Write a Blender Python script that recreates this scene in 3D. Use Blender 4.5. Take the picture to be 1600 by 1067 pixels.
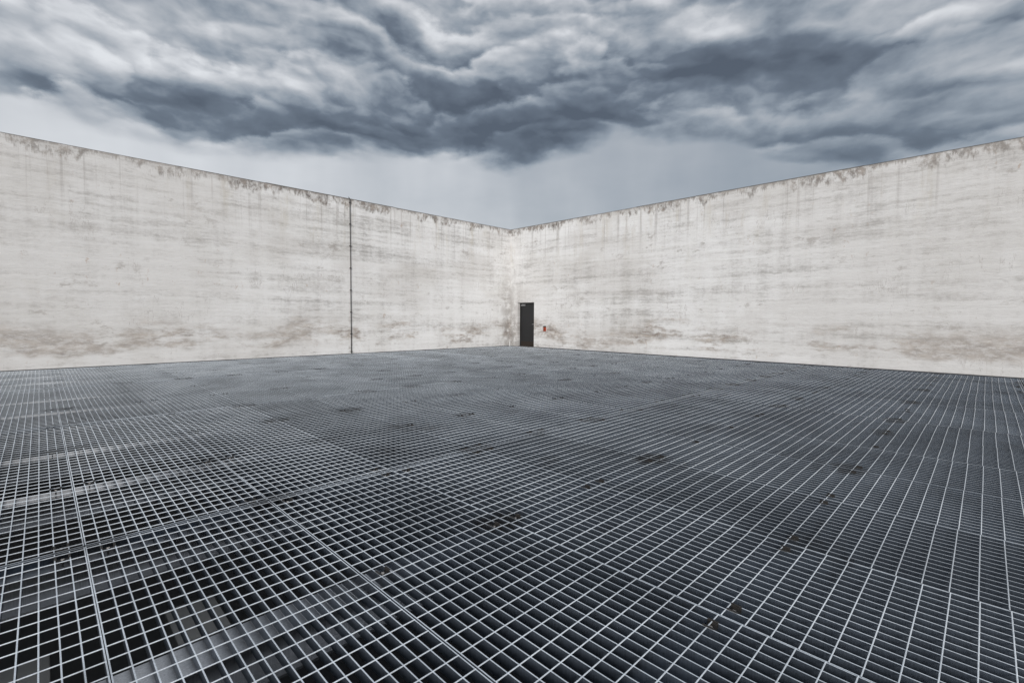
import bpy, bmesh, math, random
from mathutils import Matrix, Vector

random.seed(7)
R = math.radians
for o in list(bpy.data.objects):
    bpy.data.objects.remove(o)
scene = bpy.context.scene
COL = scene.collection

# ------------------------------------------------------------------ camera
CAM_H = 1.355
cd = bpy.data.cameras.new('camera')
cam = bpy.data.objects.new('camera', cd)
COL.objects.link(cam)
cd.sensor_width = 36.0
cd.lens = 16.636
cd.clip_start = 0.05
cd.clip_end = 3000
f_ = Vector((0.705469, 0.707069, -0.048642)).normalized()
r_ = Vector((0.708108, -0.706077, 0.006223)).normalized()
u_ = r_.cross(f_).normalized()
cam.matrix_world = Matrix(((r_.x, u_.x, -f_.x, 0), (r_.y, u_.y, -f_.y, 0), (r_.z, u_.z, -f_.z, CAM_H), (0, 0, 0, 1)))
scene.camera = cam

# ------------------------------------------------------------------ exposure
EXPOSURE = 1.0
vs = scene.view_settings
vs.view_transform = 'Standard'
vs.look = 'None'
vs.exposure = EXPOSURE
vs.gamma = 1.0
vs.use_curve_mapping = False
GAIN = 2.0 ** EXPOSURE
scene.cycles.use_adaptive_sampling = True
scene.cycles.adaptive_threshold = 0.012
scene.cycles.use_denoising = True
scene.cycles.denoising_input_passes = 'RGB_ALBEDO_NORMAL'
scene.cycles.denoising_prefilter = 'NONE'
scene.cycles.adaptive_min_samples = 12
scene.cycles.max_bounces = 5
scene.cycles.diffuse_bounces = 3
scene.cycles.glossy_bounces = 3
scene.cycles.caustics_reflective = False
scene.cycles.caustics_refractive = False

# ------------------------------------------------------------------ node helper
class NT:
    """small helper that wires shader nodes from python expressions"""
    def __init__(self, tree):
        self.t = tree
        tree.nodes.clear()
    def node(self, typ, **kw):
        n = self.t.nodes.new(typ)
        for k, v in kw.items():
            setattr(n, k, v)
        return n
    def put(self, sock, v):
        if hasattr(v, 'is_output'):
            self.t.links.new(v, sock)
        elif v is not None:
            if isinstance(v, (tuple, list)) and len(v) == 3 and sock.type == 'RGBA':
                v = (*v, 1)
            sock.default_value = v
    def m(self, op, a, b=None, c=None, clamp=False):
        n = self.node('ShaderNodeMath', operation=op, use_clamp=clamp)
        for i, v in enumerate((a, b, c)):
            if v is not None:
                self.put(n.inputs[i], v)
        return n.outputs[0]
    def add(self, a, b): return self.m('ADD', a, b)
    def sub(self, a, b): return self.m('SUBTRACT', a, b)
    def mul(self, a, b): return self.m('MULTIPLY', a, b)
    def div(self, a, b): return self.m('DIVIDE', a, b)
    def mad(self, a, b, c): return self.m('MULTIPLY_ADD', a, b, c)
    def v(self, op, a, b=None, scale=None):
        n = self.node('ShaderNodeVectorMath', operation=op)
        self.put(n.inputs[0], a)
        if b is not None: self.put(n.inputs[1], b)
        if scale is not None: self.put(n.inputs['Scale'], scale)
        return n.outputs['Value'] if op in ('DOT_PRODUCT', 'LENGTH', 'DISTANCE') else n.outputs['Vector']
    def xyz(self, x=0.0, y=0.0, z=0.0):
        n = self.node('ShaderNodeCombineXYZ')
        for i, q in enumerate((x, y, z)): self.put(n.inputs[i], q)
        return n.outputs[0]
    def sep(self, vec):
        n = self.node('ShaderNodeSeparateXYZ')
        self.put(n.inputs[0], vec)
        return n.outputs
    def noise(self, vec, scale=1.0, detail=4.0, rough=0.55, lac=2.0, dist=0.0, dim='3D', color=False):
        n = self.node('ShaderNodeTexNoise', noise_dimensions=dim)
        self.put(n.inputs['Vector'], vec)
        for k, q in (('Scale', scale), ('Detail', detail), ('Roughness', rough), ('Lacunarity', lac), ('Distortion', dist)):
            self.put(n.inputs[k], q)
        return n.outputs['Color' if color else 'Fac']
    def sm(self, x, a, b, lo=0.0, hi=1.0):
        n = self.node('ShaderNodeMapRange', interpolation_type='SMOOTHSTEP')
        for i, q in enumerate((x, a, b, lo, hi)): self.put(n.inputs[i], q)
        return n.outputs[0]
    def lin(self, x, a, b, lo=0.0, hi=1.0):
        n = self.node('ShaderNodeMapRange')
        for i, q in enumerate((x, a, b, lo, hi)): self.put(n.inputs[i], q)
        return n.outputs[0]
    def ramp(self, x, pts, interp='LINEAR'):
        n = self.node('ShaderNodeValToRGB')
        cr = n.color_ramp
        cr.interpolation = interp
        while len(cr.elements) < len(pts): cr.elements.new(0.5)
        for e, (pos, c) in zip(cr.elements, pts):
            e.position = pos
            e.color = (*c, 1) if isinstance(c, (tuple, list)) else (c, c, c, 1)
        self.put(n.inputs[0], x)
        return n.outputs[0]
    def mix(self, fac, a, b, blend='MIX'):
        n = self.node('ShaderNodeMix', data_type='RGBA', blend_type=blend)
        self.put(n.inputs[0], fac); self.put(n.inputs[6], a); self.put(n.inputs[7], b)
        return n.outputs[2]
    def bump(self, height, strength=0.3, dist=0.01, normal=None):
        n = self.node('ShaderNodeBump')
        n.inputs['Strength'].default_value = strength
        n.inputs['Distance'].default_value = dist
        self.put(n.inputs['Height'], height)
        if normal is not None: self.put(n.inputs['Normal'], normal)
        return n.outputs[0]
    def out_bsdf(self, color, rough=0.6, metal=0.0, normal=None, spec=0.5):
        b = self.node('ShaderNodeBsdfPrincipled')
        self.put(b.inputs['Base Color'], color)
        self.put(b.inputs['Roughness'], rough)
        self.put(b.inputs['Metallic'], metal)
        b.inputs['Specular IOR Level'].default_value = spec
        if normal is not None: self.put(b.inputs['Normal'], normal)
        o = self.node('ShaderNodeOutputMaterial')
        self.t.links.new(b.outputs[0], o.inputs[0])

# ------------------------------------------------------------------ sky (overcast storm clouds over a daylight sky)
SUN_ELEV, SUN_AZ = 15.0, 225.0      # the light comes from behind the camera, high, through cloud
world = bpy.data.worlds.new('World')
scene.world = world
world.use_nodes = True
world.cycles.sampling_method = 'NONE'
n = NT(world.node_tree)
sky = n.node('ShaderNodeTexSky', sky_type='NISHITA')
sky.sun_disc = False
sky.sun_elevation = R(SUN_ELEV)
sky.sun_rotation = R(SUN_AZ)
D = n.v('NORMALIZE', n.node('ShaderNodeTexCoord').outputs['Generated'])
dx, dy, dz = n.sep(D)
az = n.mul(n.m('ARCTAN2', n.mul(n.sub(dx, dy), 0.70711), n.mul(n.add(dx, dy), 0.70711)), 57.29578)
el = n.mul(n.m('ARCSINE', dz), 57.29578)
# cloud layer seen in perspective: directions dropped on a slightly domed ceiling
den = n.add(n.m('MAXIMUM', dz, 0.0), 0.20)
Q = n.xyz(n.div(dx, den), n.div(dy, den), 0.37)
w1 = n.noise(Q, 1.6, 1, 0.5, color=True, dim='2D')
w2 = n.noise(n.v('MULTIPLY', D, (1.0, 1.0, 2.0)), 5.0, 4, 0.52, color=True)
W1 = n.sep(w1)
W2 = n.sep(w2)
AE = n.xyz(n.add(az, n.mad(n.sub(W1[0], 0.5), 10.0, n.mul(n.sub(W2[0], 0.5), 9.0))),
           n.add(el, n.mad(n.sub(W1[1], 0.5), 2.6, n.mul(n.sub(W2[1], 0.5), 4.2))), 0.0)
AEs = n.sep(AE)
# cloud base: its elevation wanders with the compass direction
base_el = n.ramp(n.lin(AEs[0], -60, 60), [(p, e / 40.0) for p, e in (
    (0.0, 17.5), (0.18, 17.1), (0.27, 17.4), (0.375, 17.6), (0.47, 18.0), (0.56, 19.4), (0.62, 20.3), (0.68, 19.2), (0.756, 15.6), (0.82, 12.5), (1.0, 14.5))], 'EASE')
above = n.sm(n.sub(AEs[1], n.mul(base_el, 40.0)), -1.2, 1.2)
# towers and folds: billowing rolls, each brighter along its upper rim and dark underneath
C = n.xyz(n.mad(az, 0.090, n.mul(W2[0], 0.50)), n.mad(el, 0.19, n.mul(W2[1], 0.50)), 0.0)
def billow(vec, sc, det):
    vo = n.node('ShaderNodeTexVoronoi', feature='F1', voronoi_dimensions='2D')
    n.put(vo.inputs['Vector'], vec)
    for k_, q_ in (('Scale', sc), ('Detail', det), ('Roughness', 0.45), ('Lacunarity', 2.2)):
        vo.inputs[k_].default_value = q_
    return vo.outputs['Distance']
b0 = billow(C, 1.0, 2.5)
b1 = billow(n.v('ADD', C, (0.05, 0.13, 0.0)), 1.0, 2.5)
relief = n.sub(b1, b0)
r0 = n.noise(C, 0.8, 5, 0.5, dim='2D')
r1 = n.noise(n.v('ADD', C, (0.04, 0.2, 0.0)), 0.8, 5, 0.5, dim='2D')
# stacked rolls: each darkens towards its base and breaks off against the one above
rn = n.noise(n.xyz(n.mad(az, 0.045, n.mul(W2[2], 0.25)), n.mul(el, 0.085), 0.0), 1.0, 5, 0.48, dim='2D')
frag = n.mul(n.noise(n.xyz(n.mul(az, 0.5), n.mul(el, 0.9), 0.0), 1.0, 4, 0.65, dim='2D'), 0.32)
phase = n.add(n.mul(el, 0.19), n.add(n.mul(rn, 3.5), n.mad(b0, 0.5, frag)))
fr = n.m('FRACT', phase)
roll = n.mul(fr, n.sm(fr, 1.0, n.mad(W2[2], 0.5, 0.38)))
phase2 = n.add(n.mad(el, 0.33, n.mul(az, 0.02)), n.add(n.mul(r0, 4.0), n.mad(b0, 0.5, frag)))
fr2 = n.m('FRACT', phase2)
roll2 = n.mul(fr2, n.sm(fr2, 1.0, n.mad(W2[1], 0.5, 0.34)))
big = n.noise(Q, 1.15, 1, 0.5, dim='2D')
vary = n.sm(n.noise(n.xyz(n.mul(az, 0.05), n.mul(el, 0.11), 0.0), 1.0, 2, 0.5, dim='2D'), 0.35, 0.62)
calm = n.sm(n.add(az, n.mul(n.sub(W1[0], 0.5), 30.0)), 6.0, 30.0, 1.0, 0.75)      # smoother sheets to one side
detail = n.mad(relief, 0.50, n.mul(n.sub(r0, r1), 0.55))
detail = n.mad(n.mul(n.sub(roll, 0.45), n.mad(vary, 0.36, 0.16)), 1.0, detail)
detail = n.mad(n.mul(n.sub(roll2, 0.43), n.sub(0.32, n.mul(vary, 0.22))), 1.0, detail)
tone = n.mad(n.mul(detail, 1.2), calm, 0.60)
tone = n.mad(n.sub(big, 0.5), 0.5, tone)
LOBES = [(-26.8, 19.8, 17.0, 1.9, 1.0, -0.30), (-9.2, 20.2, 13.3, 2.6, 0.0, -0.42), (-0.2, 23.4, 12.1, 3.1, 0.0, -0.28),
         (23.3, 25.2, 8.3, 1.9, -9.0, -0.40), (29.2, 27.7, 4.1, 2.0, -13.0, -0.30), (33.2, 24.0, 12.6, 1.2, -2.0, -0.32),
         (40.5, 19.9, 6.4, 1.4, -4.0, -0.20), (36.0, 16.5, 12.5, 1.6, -11.0, -0.22), (11.0, 26.6, 4.4, 2.3, -4.0, -0.20),
         (-40.7, 19.7, 10.8, 0.9, 4.0, -0.20), (-17.7, 29.6, 6.2, 1.6, 8.0, -0.15), (11.8, 21.8, 8.7, 1.6, -4.0, -0.22),
         (3.6, 20.5, 9.1, 1.6, -1.0, -0.25),
         (-41.1, 22.3, 5.9, 1.4, 17.0, 0.28), (-7.7, 30.7, 4.2, 2.6, -11.0, 0.24), (2.8, 29.8, 4.4, 2.8, -16.0, 0.14),
         (-28.0, 23.0, 11.9, 1.1, 5.0, 0.25), (-29.0, 28.0, 11.9, 1.4, 13.0, 0.15), (-43.4, 24.6, 5.1, 1.2, 20.0, 0.20),
         (35.9, 20.3, 3.0, 1.0, -13.0, 0.25), (45.7, 19.8, 2.6, 0.9, -18.0, 0.30), (21.3, 28.2, 6.2, 1.4, 3.0, 0.20),
         (3.6, 23.7, 3.0, 1.1, -1.0, 0.20), (40.3, 25.7, 4.6, 1.1, -6.0, 0.20),
         (34.0, 20.0, 18.0, 7.5, 0.0, -0.13), (38.0, 14.6, 12.0, 1.8, -4.0, -0.12), (-24.0, 17.2, 14.0, 1.0, 0.0, 0.10), (-14.0, 25.5, 7.0, 1.8, -8.0, -0.16),
         (16.0, 24.0, 9.0, 1.4, 12.0, -0.22), (-22.0, 31.0, 6.0, 1.6, 6.0, 0.10), (-33.0, 25.0, 14.0, 4.5, 6.0, 0.14)]
guide = 0.0
AE1 = n.xyz(AEs[0], AEs[1], 1.0)
for la, le, sa, se, rot, amp in LOBES:
    c_, s_ = math.cos(R(rot)), math.sin(R(rot))
    p_ = n.v('DOT_PRODUCT', AE1, (c_ / sa, s_ / sa, -(c_ * la + s_ * le) / sa))
    q_ = n.v('DOT_PRODUCT', AE1, (-s_ / se, c_ / se, (s_ * la - c_ * le) / se))
    guide = n.mad(n.m('POWER', 0.3679, n.mad(p_, p_, n.mul(q_, q_))), amp, guide)
tone_cloud = n.add(tone, guide)
# rain haze under the cloud base: smooth, paler on the left
veil = n.mad(n.sub(n.noise(n.xyz(az, n.mul(el, 0.35), 2.0), 0.14, 3, 0.5, dim='2D'), 0.5), 0.20,
             n.ramp(n.lin(az, -60, 60), [(0.0, 0.86), (0.25, 0.83), (0.42, 0.73), (0.52, 0.62), (0.66, 0.54), (0.8, 0.45), (1.0, 0.50)]))
veil = n.mad(n.sub(n.noise(Q, 3.0, 3, 0.5, dim='2D'), 0.5), 0.12, veil)
tone_cloud = n.m('MAXIMUM', tone_cloud, n.mad(tone_cloud, 0.5, 0.08))
tone_all = n.add(n.mul(tone_cloud, above), n.mul(veil, n.sub(1.0, above)))
cloud = n.ramp(tone_all, [(0.0, (0.085, 0.102, 0.132)), (0.2, (0.155, 0.186, 0.232)), (0.42, (0.285, 0.325, 0.375)),
                          (0.62, (0.435, 0.463, 0.502)), (0.8, (0.60, 0.618, 0.65)), (1.0, (0.78, 0.80, 0.83))])
cloud = n.v('SCALE', cloud, scale=1.0 / GAIN)
blue = n.v('SCALE', sky.outputs[0], scale=0.07)
skycol = n.mix(0.93, blue, cloud)
bg = n.node('ShaderNodeBackground')
n.put(bg.inputs[0], skycol)
bg.inputs[1].default_value = 1.0
wo = n.node('ShaderNodeOutputWorld')
world.node_tree.links.new(bg.outputs[0], wo.inputs[0])

# ------------------------------------------------------------------ sun, softened by the overcast
sl = bpy.data.lights.new('sun', 'SUN')
sun = bpy.data.objects.new('sun', sl)
COL.objects.link(sun)
sl.energy = 1.3
sl.angle = R(25)
sl.color = (1.0, 0.965, 0.93)
sd = Vector((-math.cos(R(SUN_ELEV)) * 0.70711, -math.cos(R(SUN_ELEV)) * 0.70711, math.sin(R(SUN_ELEV))))
sun.rotation_euler = sd.to_track_quat('Z', 'Y').to_euler()
sun.location = sd * 40

# ------------------------------------------------------------------ dimensions of the yard (X along the left wall, Y along the right wall)
WX, WY, WH = 16.468, 16.639, 5.667          # right wall plane, left wall plane, wall height
U0, PU, V0, PV = 0.1487, 1.01165, 3.7054, 4.3081   # grating joints
K0, K1 = -6, 15                              # panel columns
ROWS = (-3, -2, -1, 0, 1, 2)                 # panel rows; row -1 is the nearest in view
BEAM = PV / 3.0
XMIN, YMIN = U0 + K0 * PU, V0 + ROWS[0] * PV
PITZ = -2.6

# ------------------------------------------------------------------ mesh helpers
def link(name, me, mat=None, parent=None, loc=(0, 0, 0), **props):
    o = bpy.data.objects.new(name, me)
    COL.objects.link(o)
    o.location = loc
    if mat is not None and me is not None and not me.materials:
        me.materials.append(mat)
    if parent is not None: o.parent = parent
    for k, v in props.items(): o[k] = v
    return o
def box(bm, a, b, bevel=0.0):
    x0, y0, z0 = a; x1, y1, z1 = b
    vs_ = [bm.verts.new(c) for c in ((x0, y0, z0), (x1, y0, z0), (x1, y1, z0), (x0, y1, z0), (x0, y0, z1), (x1, y0, z1), (x1, y1, z1), (x0, y1, z1))]
    fs = [bm.faces.new([vs_[i] for i in q]) for q in ((3, 2, 1, 0), (4, 5, 6, 7), (0, 1, 5, 4), (1, 2, 6, 5), (2, 3, 7, 6), (3, 0, 4, 7))]
    if bevel:
        es = list({e for f in fs for e in f.edges})
        bmesh.ops.bevel(bm, geom=es, offset=bevel, segments=2, affect='EDGES', profile=0.6)
def cyl(bm, p, q, r, seg=12, r2=None, cap=True):
    p, q = Vector(p), Vector(q)
    d = (q - p).normalized()
    a = d.orthogonal().normalized(); b = d.cross(a)
    r2 = r if r2 is None else r2
    lo = [bm.verts.new(p + (a * math.cos(t) + b * math.sin(t)) * r) for t in [2 * math.pi * i / seg for i in range(seg)]]
    hi = [bm.verts.new(q + (a * math.cos(t) + b * math.sin(t)) * r2) for t in [2 * math.pi * i / seg for i in range(seg)]]
    for i in range(seg):
        f = bm.faces.new((lo[i], lo[(i + 1) % seg], hi[(i + 1) % seg], hi[i])); f.smooth = True
    if cap:
        bm.faces.new(lo[::-1]); bm.faces.new(hi)
def done(bm, name):
    me = bpy.data.meshes.new(name)
    bmesh.ops.recalc_face_normals(bm, faces=bm.faces)
    bm.to_mesh(me); bm.free()
    return me
def boxes(name, *bs, bevel=0.0):
    bm = bmesh.new()
    for a, b in bs: box(bm, a, b, bevel)
    return done(bm, name)

# ------------------------------------------------------------------ materials
def new_mat(name):
    m = bpy.data.materials.new(name)
    m.use_nodes = True
    return m, NT(m.node_tree)

def wall_material(name, axis, corner, seed, damp, wetness):
    """lime plaster on cast concrete: lifts, runs, mould; axis = direction along the wall"""
    m, n = new_mat(name)
    pos = n.sep(n.node('ShaderNodeNewGeometry').outputs['Position'])
    s, z = pos[axis], pos[2]
    N2 = lambda vec, sc=1.0, det=4, ro=0.55: n.noise(vec, sc, min(det, 6), ro, dim='2D')
    d = n.sub(corner, s)                                   # metres from the corner
    S = lambda fx, fz, k=0.0: n.xyz(n.mad(s, fx, seed + 3.7 * k), n.mad(z, fz, 0.37 * k + 1.3 * seed), 0.0)
    ragged = N2(S(3.0, 3.0, 9), 1.0, 6, 0.65)
    zw = n.mad(n.sub(ragged, 0.5), 0.11, z)
    Sw = lambda fx, fz, k=0.0: n.xyz(n.mad(s, fx, seed + 3.7 * k), n.mad(zw, fz, 0.37 * k + 1.3 * seed), 0.0)
    lift = N2(Sw(0.06, 1.5), 1.0, 6, 0.60)                 # long horizontal lifts
    band = N2(Sw(0.13, 5.5, 2), 1.0, 6, 0.64)              # thinner courses inside them
    thin = N2(Sw(0.9, 6.0, 3), 1.0, 6, 0.66)               # trowel streaks, torn into flecks
    runs = N2(S(2.2, 0.14, 5), 1.0, 6, 0.62)               # vertical runs
    cloudy = N2(S(0.40, 0.5, 7), 1.0, 6, 0.62)
    grit = N2(S(6.0, 13.0, 11), 1.0, 5, 0.78)
    t = n.mad(n.sub(lift, 0.5), 0.55, 0.56)
    t = n.mad(n.sub(band, 0.5), 0.75, t)
    t = n.mad(n.sub(thin, 0.5), 0.60, t)
    t = n.mad(n.sub(runs, 0.5), 0.50, t)
    t = n.mad(n.sub(cloudy, 0.5), 0.45, t)
    t = n.mad(n.sub(grit, 0.5), 0.62, t)
    col = n.ramp(t, [(0.20, (0.46, 0.45, 0.44)), (0.38, (0.655, 0.648, 0.64)), (0.54, (0.785, 0.782, 0.778)), (0.74, (0.84, 0.84, 0.838))])
    # repaired rectangles of a slightly different tint
    br = n.node('ShaderNodeTexBrick', offset=0.37, squash=1.0)
    n.put(br.inputs['Vector'], n.xyz(n.mad(n.sub(ragged, 0.5), 0.1, n.add(s, seed)), zw, 0.0))
    br.inputs['Color1'].default_value = (0.87, 0.86, 0.84, 1)
    br.inputs['Color2'].default_value = (1, 1, 1, 1)
    br.inputs['Mortar'].default_value = (0.9, 0.89, 0.88, 1)
    br.inputs['Scale'].default_value = 1.0
    br.inputs['Mortar Size'].default_value = 0.006
    br.inputs['Mortar Smooth'].default_value = 0.6
    br.inputs['Brick Width'].default_value = 2.3
    br.inputs['Row Height'].default_value = 1.15
    col = n.mix(n.mul(n.sm(N2(S(0.5, 0.6, 21), 1.0, 5, 0.65), 0.44, 0.60), 0.6), col, br.outputs[0], 'MULTIPLY')
    # yellowish runs below the coping
    depth = n.sub(WH, z)
    yel = n.mul(n.sm(N2(S(1.7, 0.15, 31), 1.0, 5, 0.65), 0.52, 0.72), n.sm(depth, 3.2, 0.1))
    yel = n.mul(yel, n.sm(N2(S(4.0, 2.0, 33), 1.0, 5, 0.65), 0.35, 0.6))
    col = n.mix(n.mul(yel, 0.45), col, (0.53, 0.48, 0.38))
    # mould under the coping: ragged blocks with short drips and a fairly level lower edge
    reach = n.mad(n.sm(N2(S(0.9, 0.0, 43), 1.0, 3, 0.6), 0.38, 0.60), 0.26, n.mad(N2(S(13.0, 0.0, 44), 1.0, 4, 0.75), 0.40, -0.11))
    flake = n.sm(N2(S(5.5, 3.0, 45), 1.0, 6, 0.75), 0.40, 0.62)
    top = n.mul(n.sm(n.sub(reach, depth), -0.05, 0.08), n.mad(flake, 0.85, 0.15))
    edge = n.mul(n.sm(depth, 0.10, 0.01), n.sm(N2(S(2.0, 0.5, 49), 1.0, 5, 0.7), 0.38, 0.55))
    drip = n.mul(n.sm(N2(S(7.0, 0.12, 46), 1.0, 4, 0.65), 0.56, 0.72), n.sm(depth, 2.2, 0.05))
    top = n.m('MAXIMUM', n.m('MAXIMUM', top, n.mul(edge, 0.85)), n.mul(drip, 0.42))
    col = n.mix(n.mul(top, 0.92), col, n.ramp(N2(S(2.5, 4, 47), 1.0, 6, 0.7), [(0.3, (0.10, 0.086, 0.078)), (0.5, (0.20, 0.17, 0.148)), (0.72, (0.40, 0.34, 0.295))]))
    # splash band near the floor: brown patches in ragged horizontal strips
    rise = n.mad(N2(S(0.30, 0.0, 59), 1.0, 4, 0.6), 1.8, -0.35)
    zone = n.mul(n.sm(zw, n.mul(rise, 0.45), n.mul(rise, 0.8)), n.sm(zw, n.add(rise, 0.75), n.add(rise, 0.2)))
    strip = N2(Sw(0.8, 3.2, 51), 1.0, 9, 0.70)
    where = N2(S(0.38, 0.2, 53), 1.0, 4, 0.6)
    wet = n.mul(n.sm(d, damp - 2.2, damp), wetness)          # the near end of the wall has stayed damp
    low = n.mul(zone, n.sm(n.add(n.mad(n.sub(where, 0.5), 0.85, strip), wet), 0.45, 0.66))
    lowc = n.ramp(N2(S(1.5, 6, 55), 1.0, 7, 0.7), [(0.3, (0.20, 0.165, 0.145)), (0.5, (0.345, 0.295, 0.255)), (0.7, (0.55, 0.49, 0.435))])
    crisp = n.sm(N2(Sw(3.5, 9.0, 57), 1.0, 6, 0.75), 0.36, 0.60)
    col = n.mix(n.mul(low, n.mad(crisp, 0.55, 0.36)), col, lowc)
    # dark blotches and speckles
    blot = N2(Sw(1.3, 2.6, 61), 1.0, 10, 0.74)
    bl = n.mul(n.sm(blot, 0.58, 0.70), n.sm(N2(S(0.45, 0.8, 63), 1.0, 3), 0.46, 0.62))
    col = n.mix(n.mul(bl, 0.6), col, (0.31, 0.28, 0.255))
    # small pits and chips
    pit = n.mul(n.sm(N2(S(11.0, 17.0, 81), 1.0, 5, 0.7), 0.66, 0.74), n.sm(N2(S(0.8, 1.2, 83), 1.0, 4, 0.6), 0.42, 0.62))
    col = n.mix(n.mul(pit, 0.6), col, (0.24, 0.215, 0.20))
    # hairline cracks, mostly upright
    ck = n.m('ABSOLUTE', n.sub(N2(S(1.5, 0.35, 85), 1.0, 6, 0.6), 0.5))
    ck = n.mul(n.sm(ck, 0.006, 0.0015), n.sm(N2(S(0.6, 0.9, 87), 1.0, 3, 0.5), 0.52, 0.62))
    col = n.mix(n.mul(ck, 0.5), col, (0.36, 0.33, 0.31))
    # broad warm grey soiling
    soil = n.m('ADD', n.sm(N2(S(0.22, 0.5, 89), 1.0, 5, 0.6), 0.44, 0.66), n.mul(n.sm(d, damp - 8.0, damp + 1.0), n.mad(cloudy, 1.5, 0.25)), clamp=True)
    col = n.mix(n.mul(soil, 0.36), col, (0.565, 0.54, 0.515))
    # rust weeping from a few spots
    ru = n.mul(n.sm(N2(S(5.0, 2.5, 91), 1.0, 5, 0.7), 0.64, 0.74), n.sm(N2(S(0.6, 0.8, 93), 1.0, 3, 0.5), 0.52, 0.64))
    col = n.mix(n.mul(ru, 0.5), col, (0.40, 0.27, 0.18))
    # damp, mouldy strip where the two walls meet
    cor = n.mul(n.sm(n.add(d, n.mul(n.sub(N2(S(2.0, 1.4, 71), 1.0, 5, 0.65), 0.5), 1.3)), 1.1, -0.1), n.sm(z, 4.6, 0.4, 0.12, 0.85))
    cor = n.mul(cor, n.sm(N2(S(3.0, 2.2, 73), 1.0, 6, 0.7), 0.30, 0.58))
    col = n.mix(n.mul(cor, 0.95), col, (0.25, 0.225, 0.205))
    hgt = n.mad(thin, 0.8, n.mad(grit, 0.3, n.mul(lift, 0.6)))
    nor = n.bump(hgt, 0.6, 0.035)
    n.out_bsdf(col, 0.9, 0.0, nor, 0.25)
    return m

M_LW = wall_material('plaster_left', 0, WX, 3.1, 16.0, 0.10)
M_RW = wall_material('plaster_right', 1, WY, 57.7, 16.4, 0.34)

def galvanised(name, col, metal, rough, dirt=1.0):
    """weathered zinc: per-panel tone, vertical runs on the sides, grime at the fixings"""
    m, n = new_mat(name)
    P = n.node('ShaderNodeNewGeometry').outputs['Position']
    x, y, z = n.sep(P)
    cx = n.div(n.sub(x, U0), PU); cy = n.div(n.sub(y, V0), PV)
    wn = n.node('ShaderNodeTexWhiteNoise', noise_dimensions='2D')
    n.put(wn.inputs['Vector'], n.xyz(n.m('FLOOR', cx), n.m('FLOOR', cy), 0))
    run = n.noise(n.xyz(n.mul(x, 160), n.mul(y, 160), n.mul(z, 9)), 1.0, 3, 0.6)
    blotch = n.noise(n.xyz(n.mul(x, 1.3), n.mul(y, 1.3), 0), 1.0, 4, 0.6)
    spang = n.noise(P, 60.0, 3, 0.6)
    v = n.mad(wn.outputs[0], 0.26, 0.87)
    v = n.mul(v, n.mad(n.sub(run, 0.5), 0.9, 1.0))
    v = n.mul(v, n.mad(n.sub(blotch, 0.5), 1.2, 1.0))
    v = n.mul(v, n.mad(n.sub(spang, 0.5), 0.25, 1.0))
    base = n.v('SCALE', col, scale=v)
    fx = n.m('ABSOLUTE', n.sub(cx, n.m('ROUND', cx)))
    by = n.div(n.sub(y, V0), BEAM)
    fy = n.m('ABSOLUTE', n.sub(by, n.m('ROUND', by)))
    jit = n.mul(n.sub(n.noise(P, 5.0, 3, 0.6), 0.5), 0.26)
    e = n.add(n.m('SQRT', n.add(n.m('POWER', n.div(n.mul(fx, PU), 0.22), 2.0), n.m('POWER', n.div(n.mul(fy, BEAM), 0.15), 2.0))), n.mul(jit, 6.0))
    grime = n.sm(e, 1.15, 0.55)
    wn2 = n.node('ShaderNodeTexWhiteNoise', noise_dimensions='2D')
    n.put(wn2.inputs['Vector'], n.xyz(n.m('ROUND', cx), n.m('ROUND', by), 0))
    grime = n.mul(grime, n.sm(wn2.outputs[0], 0.2, 0.9))
    damp_spot = n.sm(n.noise(n.xyz(n.mul(x, 1.1), n.mul(y, 2.2), 4.0), 1.0, 4, 0.6), 0.60, 0.70)
    grime = n.m('MAXIMUM', grime, n.mul(damp_spot, 0.55))
    side = n.sm(z, 0.002, -0.006)
    base = n.mix(n.mul(grime, n.mul(n.mad(side, 0.5, 0.35), dirt)), base, (0.05, 0.05, 0.052))
    n.out_bsdf(base, n.mad(spang, 0.2, rough - 0.1), metal, None, 0.5)
    return m
M_GALV = galvanised('shaded_zinc', (0.135, 0.162, 0.200), 0.65, 0.36)  # dark copy: shade between the bars put into the colour
M_TREAD = galvanised('lit_zinc', (0.815, 0.865, 0.915), 0.35, 0.42)  # pale copy for bar tops and rods: sky light put into the colour
M_BEAM = galvanised('galvanised_beam', (0.62, 0.615, 0.62), 0.8, 0.36, 0.0)

def simple(name, col, rough=0.5, metal=0.0, var=0.2, scale=6.0, bump=0.0):
    m, n = new_mat(name)
    P = n.node('ShaderNodeNewGeometry').outputs['Position']
    a = n.noise(P, scale, 5, 0.6)
    c = n.v('SCALE', tuple(col), scale=n.mad(n.sub(a, 0.5), 2 * var, 1.0))
    n.out_bsdf(c, n.mad(a, 0.2, rough - 0.1), metal, n.bump(a, bump, 0.01) if bump else None)
    return m
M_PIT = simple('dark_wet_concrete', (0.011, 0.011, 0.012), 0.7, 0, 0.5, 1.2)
M_CONC = simple('grey_concrete', (0.46, 0.44, 0.41), 0.85, 0, 0.25, 5.0, 0.2)
M_COPE = simple('weathered_flashing', (0.20, 0.19, 0.18), 0.55, 0.4, 0.6, 3.0)
M_DOOR = simple('anthracite_door_paint', (0.013, 0.0135, 0.015), 0.45, 0, 0.15, 2.0)
M_FRAME = simple('black_door_frame', (0.014, 0.013, 0.013), 0.5, 0, 0.2, 4.0)
M_KICK = simple('rusty_kick_plate', (0.035, 0.026, 0.020), 0.6, 0.2, 0.5, 9.0)
M_STEEL = simple('brushed_steel', (0.55, 0.55, 0.56), 0.3, 0.9, 0.1, 20.0)
M_CLOSER = simple('grey_closer_paint', (0.30, 0.30, 0.31), 0.4, 0.3, 0.1, 20.0)
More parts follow.
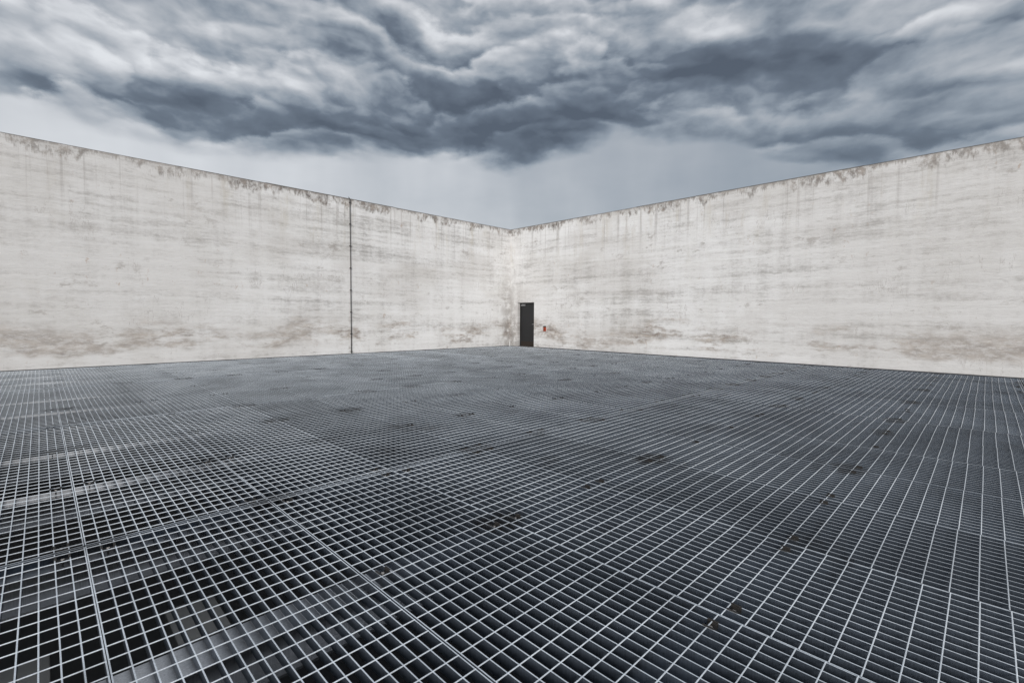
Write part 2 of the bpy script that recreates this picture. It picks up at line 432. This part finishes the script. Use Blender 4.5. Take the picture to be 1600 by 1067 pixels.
M_ROD = simple('dark_conductor', (0.10, 0.093, 0.088), 0.5, 0.4, 0.3, 5.0)
M_ORANGE = simple('orange_plastic', (0.40, 0.058, 0.018), 0.4, 0, 0.12, 20.0)
M_GREEN = simple('dark_green_plastic', (0.02, 0.05, 0.045), 0.35, 0, 0.1, 20.0)
M_WHITE = simple('white_plastic', (0.62, 0.62, 0.61), 0.45, 0, 0.06, 12.0)
M_RUST = simple('weathered_clip', (0.035, 0.032, 0.03), 0.7, 0.3, 0.6, 60.0)
M_BOLT = simple('bolt_zinc', (0.60, 0.55, 0.50), 0.4, 0.6, 0.3, 80.0)
M_GRIME = simple('grimy_band_steel', (0.07, 0.07, 0.072), 0.6, 0.3, 0.4, 14.0)

# ------------------------------------------------------------------ ground, pit
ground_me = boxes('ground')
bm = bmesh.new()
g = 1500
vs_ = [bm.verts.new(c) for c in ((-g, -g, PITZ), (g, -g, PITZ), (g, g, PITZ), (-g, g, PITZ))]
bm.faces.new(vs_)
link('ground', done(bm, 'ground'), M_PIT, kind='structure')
link('pit_wall', boxes('pit_wall', ((XMIN - 0.3, YMIN - 0.3, PITZ - 0.01), (XMIN - 0.01, WY + 0.3, -0.001)), ((XMIN - 0.01, YMIN - 0.3, PITZ - 0.01), (WX + 0.3, YMIN - 0.01, -0.001))),
     M_CONC, kind='structure')

# ------------------------------------------------------------------ walls
def build_left_wall():
    x0, x1 = XMIN - 0.3, WX
    me = boxes('wall', ((x0, WY, PITZ), (WX + 0.4, WY + 0.4, WH)))
    w = link('plaster_wall', me, M_LW, label='long stained white plaster wall on the left with the vertical rod', category='wall')
    x = x0
    while x < WX - 0.1:
        e = min(x + random.uniform(2.2, 2.6), WX - 0.008)
        link('coping_sheet', boxes('coping_sheet', ((x + 0.003, WY - random.uniform(0.002, 0.012), WH + 0.001), (e - 0.003, WY + 0.41, WH + random.uniform(0.010, 0.024)))), M_COPE, w)
        x = e
    return w
DV0, DV1, DZ, DREC = 15.05, 16.126, 2.115, 0.17     # door opening in the right wall
def build_right_wall():
    y0, y1 = YMIN - 0.3, WY - 0.001
    bm = bmesh.new()
    X0, X1 = WX, WX + 0.4
    def quad(*c): bm.faces.new([bm.verts.new(q) for q in c])
    Z0 = PITZ
    zb = 0.012
    quad((X0, y0, Z0), (X0, DV0, Z0), (X0, DV0, WH), (X0, y0, WH))
    quad((X0, DV1, Z0), (X0, y1, Z0), (X0, y1, WH), (X0, DV1, WH))
    quad((X0, DV0, DZ), (X0, DV1, DZ), (X0, DV1, WH), (X0, DV0, WH))
    quad((X0, DV0, Z0), (X0, DV1, Z0), (X0, DV1, zb), (X0, DV0, zb))
    xr = X0 + 0.26
    quad((X0, DV0, zb), (xr, DV0, zb), (xr, DV0, DZ), (X0, DV0, DZ))
    quad((X0, DV1, zb), (X0, DV1, DZ), (xr, DV1, DZ), (xr, DV1, zb))
    quad((X0, DV0, DZ), (xr, DV0, DZ), (xr, DV1, DZ), (X0, DV1, DZ))
    quad((X0, DV0, zb), (X0, DV1, zb), (xr, DV1, zb), (xr, DV0, zb))
    quad((xr, DV0, zb), (xr, DV1, zb), (xr, DV1, DZ), (xr, DV0, DZ))
    quad((X0, y0, WH), (X0, y1, WH), (X1, y1, WH), (X1, y0, WH))
    quad((X1, y0, Z0), (X1, y0, WH), (X1, y1, WH), (X1, y1, Z0))
    quad((X0, y0, Z0), (X0, y0, WH), (X1, y0, WH), (X1, y0, Z0))
    bmesh.ops.remove_doubles(bm, verts=bm.verts, dist=0.0001)
    me = done(bm, 'wall')
    w = link('plaster_wall', me, M_RW, label='long stained white plaster wall on the right with the dark door', category='wall')
    y = y0
    while y < WY - 0.1:
        e = min(y + random.uniform(2.2, 2.6), WY - 0.014)
        link('coping_sheet', boxes('coping_sheet', ((WX - random.uniform(0.002, 0.012), y + 0.003, WH + 0.001), (WX + 0.41, e - 0.003, WH + random.uniform(0.010, 0.024)))), M_COPE, w)
        y = e
    return w
build_left_wall()
build_right_wall()

# ------------------------------------------------------------------ door
def build_door():
    x = WX + DREC
    d = link('door', None, loc=(x, (DV0 + DV1) / 2, 0.012), label='dark anthracite metal door set into the right wall by the corner', category='door')
    hw = (DV1 - DV0) / 2 - 0.002
    zt = DZ - 0.012 - 0.002
    fr = boxes('frame', ((-0.015, -hw, 0.0), (0.07, -hw + 0.05, zt)), ((-0.015, hw - 0.05, 0.0), (0.07, hw, zt)), ((-0.015, -hw + 0.05, zt - 0.05), (0.07, hw - 0.05, zt)))
    link('door_frame', fr, M_FRAME, d)
    lf = bmesh.new(); box(lf, (0.004, -hw + 0.054, 0.008), (0.05, hw - 0.054, zt - 0.054), 0.004)
    leaf = link('door_leaf', done(lf, 'leaf'), M_DOOR, d)
    link('kick_plate', boxes('kick', ((0.0, -hw + 0.07, 0.02), (0.003, hw - 0.07, 0.24)), bevel=0.0008), M_KICK, leaf)
    bm = bmesh.new()
    y = -hw + 0.11
    box(bm, (-0.006, y - 0.02, 0.93), (0.003, y + 0.02, 1.15), 0.002)
    cyl(bm, (-0.006, y, 1.07), (-0.055, y, 1.07), 0.010, 12)
    cyl(bm, (-0.05, y - 0.008, 1.07), (-0.05, y + 0.13, 1.07), 0.010, 12)
    link('handle', done(bm, 'handle'), M_STEEL, leaf)
    bm = bmesh.new()
    box(bm, (-0.055, hw - 0.36, zt - 0.15), (0.003, hw - 0.10, zt - 0.09), 0.006)
    cyl(bm, (-0.03, hw - 0.17, zt - 0.085), (-0.03, hw - 0.17, zt - 0.065), 0.012, 10)
    box(bm, (-0.04, hw - 0.40, zt - 0.066), (-0.02, hw - 0.16, zt - 0.058), 0.001)
    link('door_closer', done(bm, 'closer'), M_CLOSER, leaf)
    link('threshold', boxes('threshold', ((-0.16, -hw, 0.001), (-0.017, hw, 0.012))), M_KICK, d)
build_door()

# ------------------------------------------------------------------ orange call box beside the door
def build_box():
    c = link('alarm_box', None, loc=(WX, 14.34, 0.78), label='small orange wall box with dark top right of the door', category='alarm box')
    bm = bmesh.new(); box(bm, (-0.012, -0.078, -0.012), (0.0, 0.078, 0.252), 0.003)
    link('back_plate', done(bm, 'plate'), M_WHITE, c)
    bm = bmesh.new(); box(bm, (-0.075, -0.065, 0.0), (-0.0125, 0.065, 0.178), 0.012)
    link('housing', done(bm, 'housing'), M_ORANGE, c)
    bm = bmesh.new(); box(bm, (-0.08, -0.066, 0.18), (-0.0125, 0.066, 0.24), 0.012)
    link('cap', done(bm, 'cap'), M_GREEN, c)
    bm = bmesh.new(); cyl(bm, (-0.076, 0, 0.085), (-0.088, 0, 0.085), 0.03, 16)
    link('button', done(bm, 'button'), M_FRAME, c)
build_box()

# ------------------------------------------------------------------ lightning conductor on the left wall
def build_rod():
    x, y = 8.15, WY
    c = link('lightning_conductor', None, loc=(x, y, 0.03), label='thin dark vertical rod clamped to the left wall', category='conductor rod')
    bm = bmesh.new(); cyl(bm, (0, -0.045, 0.0), (0.0, -0.045, WH - 0.02), 0.014, 12)
    link('rod', done(bm, 'rod'), M_ROD, c)
    bm = bmesh.new()
    cyl(bm, (0, 0.0, 0), (0, -0.03, 0), 0.016, 10)
    box(bm, (-0.03, -0.066, -0.022), (0.03, -0.026, 0.022), 0.005)
    cyl(bm, (0.019, -0.067, 0), (0.019, -0.075, 0), 0.007, 6)
    cyl(bm, (-0.019, -0.067, 0), (-0.019, -0.075, 0), 0.007, 6)
    cm = done(bm, 'clamp')
    for z in (5.54, 4.76, 3.965, 3.16, 2.355, 1.55, 0.75, 0.09):
        link('clamp', cm, M_ROD, c, (0, 0, z - 0.03))
    bm = bmesh.new(); cyl(bm, (0, -0.045, WH - 0.021), (0, 0.06, WH + 0.05), 0.013, 10)
    link('bend', done(bm, 'bend'), M_ROD, c)
build_rod()

# white pipe stub in the corner
ps = link('pipe_stub', None, loc=(WX - 0.09, WY - 0.07, -0.2), label='short white pipe stub at the foot of the wall corner', category='pipe')
bm = bmesh.new(); cyl(bm, (0, 0, 0), (0, 0, 0.46), 0.035, 14); link('pipe', done(bm, 'pipe'), M_WHITE, ps)
bm = bmesh.new(); cyl(bm, (0, 0, 0.43), (0, 0, 0.50), 0.041, 14); link('pipe_collar', done(bm, 'collar'), M_WHITE, ps)

# ------------------------------------------------------------------ grating floor
floor = link('floor', None, kind='structure')
BW, BH, GAPU, ENDV = 0.0054, 0.050, 0.0048, 0.016
PW = PU - GAPU                         # panel width
PL = PV - 2 * ENDV                     # bar length
NB = 17
bar_x = [BW / 2 + i * (PW - BW) / (NB - 1) for i in range(NB)]
NR = 41
rod_y = [0.036 + j * (PL - 0.072) / (NR - 1) for j in range(NR)]
def add_bar(bm, x): box(bm, (x - BW / 2, 0.0, -BH), (x + BW / 2, PL, 0.0))
def add_rod(bm, y, per=4):
    # hexagonal bar with a slow twist, pressed into the bearing bars and standing slightly proud
    n_ = (NB - 1) * per
    rings = []
    rad = 0.0027
    for i in range(n_ + 1):
        t = i / n_
        a = math.pi / 6 + math.pi / 3 * (i / per)
        x = 0.001 + t * (PW - 0.002)
        rings.append([bm.verts.new((x, y + rad * math.cos(a + k * math.pi / 3), 0.0004 + rad * math.sin(a + k * math.pi / 3))) for k in range(6)])
    for p, q in zip(rings, rings[1:]):
        for k in range(6):
            bm.faces.new((p[k], p[(k + 1) % 6], q[(k + 1) % 6], q[k]))
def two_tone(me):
    # shade is painted into the flanks, sky light into the upward faces
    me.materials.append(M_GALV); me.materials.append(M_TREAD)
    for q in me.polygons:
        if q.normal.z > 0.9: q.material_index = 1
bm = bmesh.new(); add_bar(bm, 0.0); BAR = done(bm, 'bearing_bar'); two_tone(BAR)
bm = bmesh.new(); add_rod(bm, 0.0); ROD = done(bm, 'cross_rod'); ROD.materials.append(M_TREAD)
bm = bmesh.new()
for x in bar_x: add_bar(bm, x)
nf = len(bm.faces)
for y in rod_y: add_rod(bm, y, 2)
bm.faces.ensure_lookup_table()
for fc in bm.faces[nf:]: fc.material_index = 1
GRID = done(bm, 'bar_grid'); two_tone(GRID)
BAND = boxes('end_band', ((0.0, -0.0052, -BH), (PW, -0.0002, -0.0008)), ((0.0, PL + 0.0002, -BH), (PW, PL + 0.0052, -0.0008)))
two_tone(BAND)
# fixing clip: saddle between two bars with a bolt down to the beam flange
def clip_mesh():
    bm = bmesh.new()
    h = (PW - BW) / (NB - 1) / 2
    box(bm, (-h + 0.004, -0.024, -0.020), (h - 0.004, 0.024, -0.016), 0.001)
    box(bm, (-h - 0.003, -0.024, 0.0036), (-h + 0.007, 0.024, 0.0066), 0.001)
    box(bm, (h - 0.007, -0.024, 0.0036), (h + 0.003, 0.024, 0.0066), 0.001)
    box(bm, (-h + 0.0036, -0.024, -0.0195), (-h + 0.0068, 0.024, 0.004))
    box(bm, (h - 0.0068, -0.024, -0.0195), (h - 0.0036, 0.024, 0.004))
    return done(bm, 'clip')
def bolt_mesh():
    bm = bmesh.new()
    cyl(bm, (0, 0, -0.0525), (0, 0, -0.010), 0.0045, 8)
    cyl(bm, (0, 0, -0.016), (0, 0, -0.0095), 0.0095, 6)
    return done(bm, 'bolt')
CLIP, BOLT = clip_mesh(), bolt_mesh()
CLIP.materials.append(M_RUST); BOLT.materials.append(M_BOLT)
bm = bmesh.new()
bar_mid = [(bar_x[i] + bar_x[i + 1]) / 2 for i in (1, NB - 3)]
clip_y = [0.075, BEAM - ENDV - 0.035, 2 * BEAM - ENDV - 0.035, PL - 0.075]
DETAIL = {(k, -1) for k in range(-1, 6)} | {(k, 0) for k in range(-1, 3)}
for r in ROWS:
    for k in range(K0, K1 + 1):
        x = U0 + k * PU + GAPU / 2 + random.uniform(-0.0012, 0.0012)
        y = V0 + r * PV + ENDV + random.uniform(-0.006, 0.006)
        p = link('grating_panel', BAND, None, floor, (x, y, random.uniform(-0.0010, 0.0025)))
        p.rotation_euler = (R(random.uniform(-0.025, 0.025)), R(random.uniform(-0.08, 0.08)), R(random.uniform(-0.025, 0.025)))
        if (k, r) in DETAIL:
            for bx_ in bar_x: link('bearing_bar', BAR, None, p, (bx_, 0, 0))
            for ry in rod_y: link('cross_rod', ROD, None, p, (0, ry, 0))
        else:
            link('bar_grid', GRID, None, p, kind='stuff')
        if k >= -2 and r >= -1:
            for cy_ in clip_y:
                for cx_ in bar_mid:
                    if random.random() < 0.30: continue
                    c = link('clip', CLIP, None, p, (cx_, cy_ + random.uniform(-0.015, 0.015), 0))
                    if (k, r) in DETAIL: link('bolt', BOLT, None, p, c.location)
# filler strip along the right wall where the last column stops short
xe = U0 + (K1 + 1) * PU + 0.004
for r in ROWS:
    y = V0 + r * PV
    bm = bmesh.new()
    for xx in (xe + 0.003, xe + 0.061, WX - 0.012): box(bm, (xx - 0.003, y + ENDV, -BH), (xx + 0.003, y + PV - ENDV, 0.0))
    for j in range(NR): box(bm, (xe + 0.004, y + ENDV + rod_y[j] - 0.003, -0.008), (WX - 0.013, y + ENDV + rod_y[j] + 0.003, -0.0005))
    link('edge_grating', done(bm, 'edge_grating'), M_GALV, floor)
# steel angles that close the floor against the walls
link('edge_angle', boxes('edge_angle', ((XMIN, WY - 0.008, -0.06), (WX - 0.009, WY - 0.0005, 0.022))), M_GRIME, floor)
link('edge_angle', boxes('edge_angle', ((WX - 0.008, YMIN, -0.06), (WX - 0.0005, DV0 - 0.02, 0.026)), ((WX - 0.008, DV0 - 0.02, -0.06), (WX - 0.0005, WY - 0.009, 0.008))), M_GRIME, floor)
# steel beams the panels rest on
nb = int(round((WY - YMIN) / BEAM))
bm = bmesh.new()
L = WX - XMIN - 0.01
box(bm, (0, -0.10, -0.012), (L, 0.10, 0.0))
box(bm, (0, -0.005, -0.19), (L, 0.005, -0.012))
box(bm, (0, -0.10, -0.202), (L, 0.10, -0.19))
BM = done(bm, 'support_beam'); BM.materials.append(M_BEAM)
for i in range(nb + 1):
    y = YMIN + i * BEAM
    if y > WY - 0.2: y = WY - 0.11
    if y < YMIN + 0.1: y = YMIN + 0.12
    link('support_beam', BM, None, floor, (XMIN + 0.005, y, -0.0565))

# ------------------------------------------------------------------ concrete pedestals in the pit
def pedestal(x0, x1, y0, y1, top, label):
    c = link('concrete_pedestal', None, loc=((x0 + x1) / 2, (y0 + y1) / 2, PITZ), label=label, category='pedestal', group='concrete pedestals under the grating')
    hx, hy = (x1 - x0) / 2, (y1 - y0) / 2
    bm = bmesh.new(); box(bm, (-hx + 0.03, -hy + 0.03, 0.0), (hx - 0.03, hy - 0.03, top - PITZ - 0.14), 0.008)
    link('shaft', done(bm, 'shaft'), M_CONC, c)
    bm = bmesh.new(); box(bm, (-hx, -hy, top - PITZ - 0.14), (hx, hy, top - PITZ), 0.01)
    link('head', done(bm, 'head'), M_CONC, c)
pedestal(0.50, 0.767, 3.155, 3.60, -0.5, 'grey concrete pedestal head glimpsed below the grating, the right one of two')
pedestal(-0.55, -0.016, 2.75, 3.58, -0.5, 'grey concrete pedestal head glimpsed below the grating at the lower left corner')
